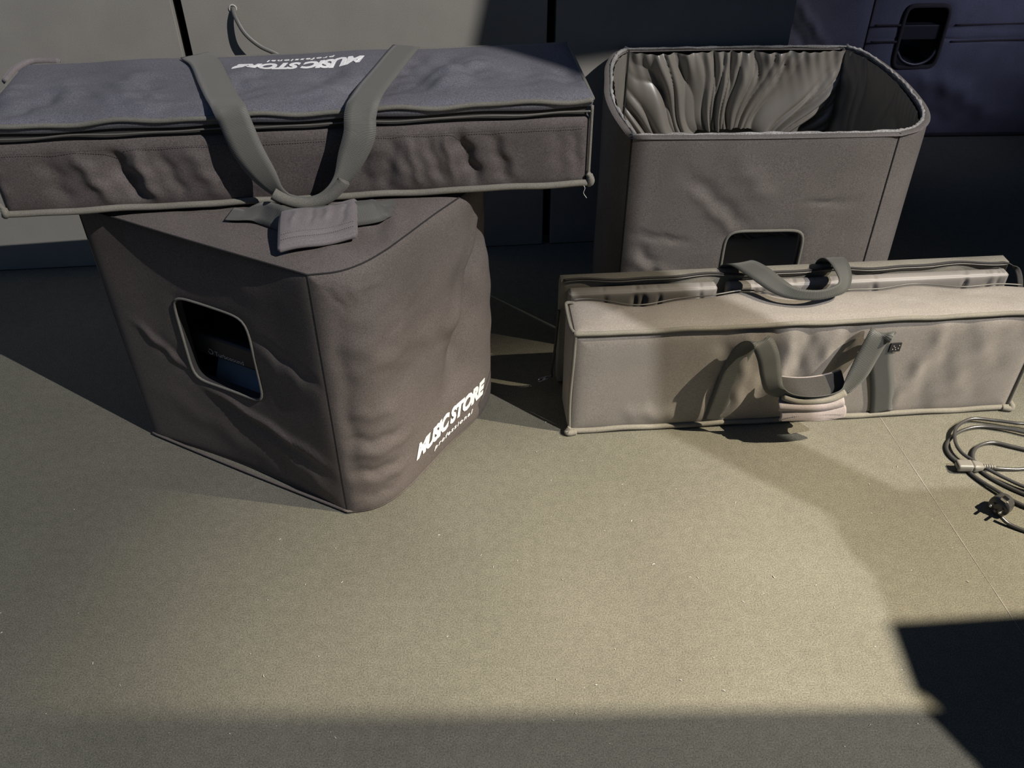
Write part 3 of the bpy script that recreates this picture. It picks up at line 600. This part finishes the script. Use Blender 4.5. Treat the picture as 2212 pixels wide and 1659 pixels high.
for (u0, u1, sd_) in ((.008, .312, 81), (.336, .932, 82)):
    gg = np.random.default_rng(sd_); fl2 = [(u, .24 - .0, u + gg.uniform(-.01, .01), .14, gg.uniform(.003, .007), -gg.uniform(.002, .006)) for u in gg.uniform(.01, u1 - u0 - .01, int((u1 - u0) * 26))]
    fl3 = [(a, .0, a + gg.uniform(-.004, .004), .022, .003, -.003) for (a, _, _, _, _, _) in fl2]
    cushion(u1 - u0, .024, .236, {'front': folds(fl2), 'top': folds(fl3)}, b=.003, w=.005, res=.003, r=.004, warp=lambda P, u0=u0: P + np.array([u0, .132, .018])).build('padding_block', M['liningB'], b2)
mb = MB(); box(mb, .008, .935, .002, .112, .014, .018); mb.build('bottom_lining', M['liningB'], b2, smooth=False)
# strap loop of the lid
mb = MB(); ribbon(mb, [(.345, .196, .10), (.347, .196, .20), (.350, .188, .262), (.362, .160, .292), (.382, .115, .300), (.410, .072, .293), (.440, .052, .286), (.480, .045, .284), (.515, .050, .286), (.540, .062, .290), (.552, .090, .296), (.556, .130, .300), (.556, .165, .292), (.556, .188, .262), (.556, .196, .20), (.556, .196, .10)],
                  [(1, 0, 0), (1, 0, 0), (1, 0, 0), (1, .1, .1), (1, .4, .2), (.6, .6, .5), (.2, .5, .9), (0, .4, .9), (-.2, .4, .9), (-.6, .3, .7), (-.9, .2, .4), (-1, .1, .2), (-1, 0, 0), (-1, 0, 0), (-1, 0, 0), (-1, 0, 0)], [.046] * 5 + [.036, .024, .020, .020, .026, .036, .044, .046, .046, .046, .046], th=.002, n=10)
mb.build('carry_strap', M['webD'], b2, label='dark webbing loop over the open zip')
mb = MB(); ribbon(mb, [(.300, -.006, .012), (.310, -.009, .08), (.323, -.010, .16), (.338, -.016, .212), (.354, -.036, .238), (.369, -.050, .215), (.381, -.056, .172), (.394, -.060, .137), (.425, -.064, .121), (.470, -.066, .116), (.515, -.064, .119), (.543, -.058, .128), (.560, -.052, .158), (.573, -.044, .195), (.590, -.034, .236), (.605, -.022, .232), (.613, -.010, .205), (.626, -.009, .15), (.648, -.009, .08), (.664, -.008, .012)],
                  [(1, 0, 0)] * 4 + [(1, 0, 0), (1, .05, 0), (1, .1, .1), (.7, -.2, .6), (.3, -.6, .8), (0, -.7, .7), (-.3, -.6, .7), (-.7, -.2, .6), (-1, 0, .3), (-1, 0, 0), (-1, 0, 0), (-1, 0, 0), (-1, 0, 0), (-1, 0, 0), (-1, 0, 0), (-1, 0, 0)],
                  [.044] * 6 + [.042, .036, .028, .026, .028, .034, .042, .044, .045, .045, .046, .047, .048, .048], th=.002, n=10)
mb.build('carry_strap', M['webD'], b2, label='webbing loop hanging on the side facing the camera')
# velcro wrap around that loop
sec = catmull([(-.022, .130), (-.034, .120), (-.046, .111), (-.054, .104), (-.060, .101), (-.068, .102), (-.074, .099), (-.073, .093), (-.070, .090), (-.074, .084), (-.077, .077), (-.078, .070)], 6)
nu = 40; V = []
for i in range(nu):
    u = i / (nu - 1)
    for k, (v, w) in enumerate(sec):
        t = k / (len(sec) - 1); V.append((.408 + .132 * u + (.004 * math.sin(t * 9)), v + .006 * (u - .5) ** 2 * 4 - .004, w + (.007 * (u - .5) ** 2 * 4 + .006 * (u)) * (1 - t) + .002 * t * math.sin(u * 7)))
ks = 20; V3 = np.array(V).reshape(nu, len(sec), 3)
mb = MB(); mb.add(V3[:, ks - 1:].reshape(-1, 3), gridf(nu, len(sec) - ks + 1)); mb.build('handle_wrap', M['wrapB'], b2, solid=.005, label='pinkish grey outer flap of the handle wrap')
mb = MB(); mb.add(V3[:, :ks].reshape(-1, 3), gridf(nu, ks)); mb.build('wrap_inside_shade', M['ziptape'], b2, solid=.005, label='inside of the open handle wrap, its shade painted dark')  # shade inside the wrap painted by giving it the dark tape cloth
mb = MB(); tube(mb, V3[:, 0], .0028, 8); mb.build('wrap_edge', M['wrapB'], b2)
mb = MB()
for row, (dv, zz) in enumerate(((-.0835, .083), (-.0852, .074))):
    for i in range(36): u_ = .413 + i * .0035; tube(mb, [(u_, dv, zz), (u_ + .0018, dv, zz)], .0005, 4)
mb.build('stitching', M['thread'], b2)
mb = MB(); tube(mb, catmull([(.412, -.066, .122), (.44, -.070, .113), (.475, -.071, .110), (.51, -.070, .113), (.538, -.064, .122)], 8), .0075, 10, flat=1.0); mb.build('folded_grip', M['pipingB'], b2, label='yellowish folded webbing inside the wrap')
mb = MB(); box(mb, .634, .656, -.012, -.0095, .178, .199); lt = mb.build('tag', M['plastic'], b2, smooth=False, label='tiny black sewn tag')
mb = MB()
for (a, c) in ((.640, .184), (.646, .183), (.651, .186), (.652, .193), (.641, .192), (.644, .188)): box(mb, a - .0006, a + .0006, -.0128, -.0118, c - .0006, c + .0006)
mb.build('tag_stitches', M['lint'], b2, smooth=False)
mb = MB(); tube(mb, catmull([(-.010, .155, .20), (-.016, .152, .10), (-.022, .148, .05), (-.022, .146, .03)], 8), .003, 6); mb.build('zip_end', M['ziptape'], b2)
mb = MB()
zx, zy, zz = -.026, .145, .028
tube(mb, catmull([(zx, zy, zz), (zx - .003, zy - .004, zz + .002), (zx - .021, zy - .006, zz - .004), (zx - .025, zy - .002, zz - .006), (zx - .021, zy + .004, zz - .004), (zx - .003, zy + .003, zz + .002)], 5, closed=True), .0011, 6, closed=True)
mb.add([(zx - .004, zy - .004, zz + .0015), (zx - .017, zy - .006, zz - .003), (zx - .017, zy + .004, zz - .003), (zx - .004, zy + .003, zz + .0015)], [(0, 1, 2, 3)])
tube(mb, [(zx, zy, zz), (zx + .003, zy, zz + .008)], .0012, 6)
mb.build('zip_pull', M['metal'], b2, solid=.001, label='small metal zip pull')

# ------------------------------------------------------------------ power cable, right edge
cb = empty('power_cable', (.95, 1.27, 0), 0, 'coiled black power cable with round mains plug on the floor at the right', 'cable')
def rel(P): return [(p[0] - .95, p[1] - 1.27, p[2]) for p in P]
R_ = .0036
mb = MB()
tube(mb, catmull(rel([(.942, 1.275, .012), (.965, 1.2755, .007), (1.0, 1.276, .004), (1.03, 1.277, .004), (1.10, 1.27, .004), (1.16, 1.30, .004), (1.14, 1.36, .008), (1.08, 1.395, .014), (1.05, 1.402, .014), (1.01, 1.413, .012), (.966, 1.418, .012), (.925, 1.392, .012), (.905, 1.35, .013), (.905, 1.315, .013), (.922, 1.288, .013), (.940, 1.268, .012), (.965, 1.245, .010), (1.0, 1.22, .008), (1.06, 1.20, .005), (1.14, 1.23, .004), (1.17, 1.30, .009), (1.13, 1.345, .010),
     (1.06, 1.378, .010), (1.02, 1.393, .008), (.975, 1.400, .006), (.930, 1.385, .005), (.893, 1.352, .004), (.884, 1.318, .004), (.900, 1.282, .004), (.912, 1.252, .005), (.932, 1.222, .006), (.962, 1.185, .006), (1.0, 1.163, .005), (1.08, 1.15, .004), (1.16, 1.20, .004), (1.18, 1.27, .004), (1.12, 1.31, .006), (1.06, 1.325, .006), (1.02, 1.340, .006), (.985, 1.352, .006), (.950, 1.340, .006), (.930, 1.315, .006), (.926, 1.29, .004), (.935, 1.262, .004), (.960, 1.232, .004), (1.0, 1.200, .004), (1.05, 1.17, .004), (1.10, 1.14, .004), (1.08, 1.105, .004), (1.0, 1.095, .004), (.955, 1.112, .004), (.925, 1.130, .006), (.912, 1.142, .012)]), 10), R_, 8)
mb.build('cord', M['cable'], cb)
# socket end
sk = empty('socket', (.880 - .95, 1.277 - 1.27, .013), -2); sk.parent = cb
mb = MB(); cushion(.030, .021, .015, None, b=.0008, w=.002, res=.002, r=.003, warp=lambda P: P + np.array([0, -.0105, -.0065])); 
m_ = cushion(.030, .021, .015, None, b=.0008, w=.002, res=.002, r=.0025, warp=lambda P: P + np.array([0, -.0105, -.0065]))
def tap(P):
    P = P.copy(); k = 1 - .45 * np.clip(P[:, 0] / .024, 0, 1) ** 2; P[:, 1] = (P[:, 1] - .011) * k; P[:, 2] = (P[:, 2] - .008) * k; P[:, 0] += .029; return P
m2 = cushion(.024, .022, .016, None, b=.0008, w=.002, res=.002, r=.004, warp=tap)
for i in range(5):
    th_ = np.linspace(0, 2 * math.pi, 12, endpoint=False); x0 = .052 + i * .0048; r0 = .0056 - i * .0005
    tube(m2, [(x0, 0, 0), (x0 + .0032, 0, 0)], r0, 12)
tube(m2, [(.050, 0, 0), (.076, 0, 0)], .0034, 10)
m_.add(m2.v, m2.f); m_.build('socket_body', M['plugG'], sk)
mb = MB(); box(mb, -.0006, .0006, -.008, .008, -.0045, .0065); mb.build('socket_face', M['void'], sk, smooth=False)
# mains plug lying on its side
pg = bpy.data.objects.new('mains_plug', None); COL.objects.link(pg); pg.parent = cb; pg.location = (.912 - .95, 1.160 - 1.27, .0215)
pg.rotation_euler = (math.radians(78), math.radians(8), math.radians(-52))
mb = MB(); n = 36
prof = [(0, .0), (.0185, .0), (.0195, .002), (.0195, .010), (.0185, .013), (.0195, .015), (.0180, .026), (.012, .032), (0, .033)]
V = [(r * math.cos(2 * math.pi * k / n) * (1.0), r * math.sin(2 * math.pi * k / n), -z) for r, z in prof for k in range(n)]
mb.add(V, [(i * n + k, i * n + (k + 1) % n, (i + 1) * n + (k + 1) % n, (i + 1) * n + k) for i in range(len(prof) - 1) for k in range(n)])
mb.build('plug_body', M['cable'], pg)
mb = MB(); box(mb, -.006, .006, .0145, .0205, -.012, .001); mb.build('earth_clip', M['chrome'], pg, smooth=False, bevel=.001)
mb = MB(); tube(mb, [(0, -.012, -.001), (0, -.012, .0015)], .0028, 12); mb.build('earth_hole', M['plugG'], pg)
for sx in (-.0095, .0095):
    mb = MB(); tube(mb, [(sx, 0, z) for z in (-.001, .006, .012, .017, .0185, .019)], [.0024, .0024, .0024, .0024, .0018, .0006], 12); mb.build('pin', M['chrome'], pg)
mb = MB(); tube(mb, [(0, -.012, -.018), (.0, -.026, -.020), (.002, -.034, -.018)], [.006, .005, .004], 10); mb.build('strain_relief', M['cable'], pg)

# ------------------------------------------------------------------ grey cable out of the wall
wc = empty('wall_cable', (-.619, 2.087, .640), wa, 'grey cable from a small hole in the back board, dropping behind the long bag', 'cable')
mb = MB(); tube(mb, catmull([(-.003, .02, .006), (0, -.004, .002), (.006, -.020, -.012), (.022, -.034, -.040), (.050, -.040, -.066), (.085, -.042, -.085), (.120, -.042, -.112), (.150, -.040, -.145), (.190, -.038, -.20), (.26, -.03, -.30), (.33, -.02, -.45), (.36, -.014, -.647)], 10), .0058, 10); mb.build('cord', M['cableG'], wc)
mb = MB(); th_ = np.linspace(0, 2 * math.pi, 24, endpoint=False); tube(mb, [(-.002 + .0078 * math.cos(t), -.001, .004 + .0078 * math.sin(t)) for t in th_], .0014, 6, closed=True); mb.build('hole_rim', M['lint'], wc, label='chipped pale rim of the hole')

# ------------------------------------------------------------------ blue covered speaker far right
bc = empty('speaker_cover', (1.10, 2.84, 0), 1.5, 'large blue-black padded cover with black plastic grip in the shaded far right corner', 'speaker cover', 'padded speaker covers')
HB = .78; mb = MB()
hb = (.165, .330, .068, .094)
fbl = folds([(.0, .36, .7, .355, .006, -.004), (.0, .325, .9, .318, .005, -.005), (.12, .22, .35, .17, .03, .012), (.25, .2, .5, .06, .03, .014), (.1, .15, .4, .02, .03, -.01), (.45, .22, .8, .12, .04, .012)])
V, fs, atb, Lb = face_on_outline([(0, 0), (1.0, 0)], HB, lambda a, z: fbl(a, z) + ripple(91, 10, 10, .012)(a, z), hole=hb, b=.016, w=.03, out=1); mb.add(V, fs)
fbs = folds([(.15, .46, .30, .29, .012, .010), (.10, .45, .26, .25, .012, -.008), (.04, .42, .02, .1, .02, .008)])
V, fs, _, _ = face_on_outline([(-.30, .16), (-.29, .06), (-.24, .015), (0, 0)], HB, lambda a, z: fbs(a, z) + ripple(92, 12, 8, .008)(a, z), b=.012, w=.03, out=1); mb.add(V, fs)
V, fs, _, _ = face_on_outline([(1.0, 0), (1.02, .3)], HB, None, out=1); mb.add(V, fs); V, fs, _, _ = face_on_outline([(1.02, .3), (-.30, .16)], HB, None, out=1); mb.add(V, fs)
V, fs = top_panel(np.array([(0, 0), (1.0, 0), (1.02, .3), (-.30, .16), (-.24, .015)]), HB, np.array([.4, .14]), lambda x, y: 0 * x, nr=6); mb.add(V, fs)
mb.build('cover_shell', M['blue'], bc)
mb = MB(); tube(mb, [(0.0, -.002, z) for z in np.linspace(.004, HB, 30)], .003, 6)
for z_ in (.368, .318): tube(mb, [(x, -.0165, z_ - .002 * math.sin(x * 9)) for x in np.linspace(.26, 1.0, 40)], .003, 6); tube(mb, [(x, -.0165, z_) for x in np.linspace(.01, .09, 8)], .003, 6)
tube(mb, [(x, -.006, .008) for x in np.linspace(-.24, 1.0, 60)], .006, 6)
mb.build('seam', M['seam'], bc)
mb = MB(); tube(mb, hole_loop(atb, hb, dn=.012), .007, 8, closed=True); mb.build('hole_trim', M['seam'], bc)
mb = MB(); A = hole_loop(atb, hb, dn=.01); B = hole_loop(atb, hb, dn=-.10); n = len(A); mb.add(list(A) + list(B), [(i, (i + 1) % n, (i + 1) % n + n, i + n) for i in range(n)] + [tuple(range(n, 2 * n))]); mb.build('grip_recess', M['plastic'], bc)
mb = MB(); box(mb, .100, .232, .0, .03, .318, .362); tube(mb, catmull([(.104, -.004, .285), (.125, -.012, .258), (.165, -.016, .246), (.205, -.012, .258), (.228, -.004, .29)], 8), .006, 8); mb.build('grip', M['plastic'], bc, bevel=.004, smooth=False)

# ------------------------------------------------------------------ lint and crumbs on the floor
gg = np.random.default_rng(99); mb = MB()
spots = [(-.62, .80), (-.11, .89), (.06, .74), (.33, .79), (-.02, 1.17), (-.85, .90), (-.82, 1.30), (.07, 1.42), (.05, 1.33), (.55, .95), (.40, 1.05), (.80, 1.00), (.92, 1.02), (.77, 1.29), (.70, 1.24)]
spots += [(gg.uniform(-.95, 1.1), gg.uniform(.5, 1.4)) for _ in range(75)]
spots = [p for p in spots if not (p[0] > .84 and p[1] > 1.05) and not (-.78 < p[0] < .0 and p[1] > 1.12) and not (p[0] > .1 and p[1] > 1.34)]
for (x_, y_) in spots:
    a = gg.uniform(0, 6.28); l_ = gg.uniform(.0012, .0055); c_ = gg.uniform(-.5, .5)
    tube(mb, catmull([(x_, y_, .0006), (x_ + l_ * math.cos(a) * .5, y_ + l_ * math.sin(a) * .5, .0016), (x_ + l_ * math.cos(a + c_), y_ + l_ * math.sin(a + c_), .0007)], 3), gg.uniform(.0003, .0007), 4)
lo = mb.build('lint', M['lint']); tag(lo, 'pale specks of lint and fluff scattered over the dark stage floor', 'lint', kind='stuff')
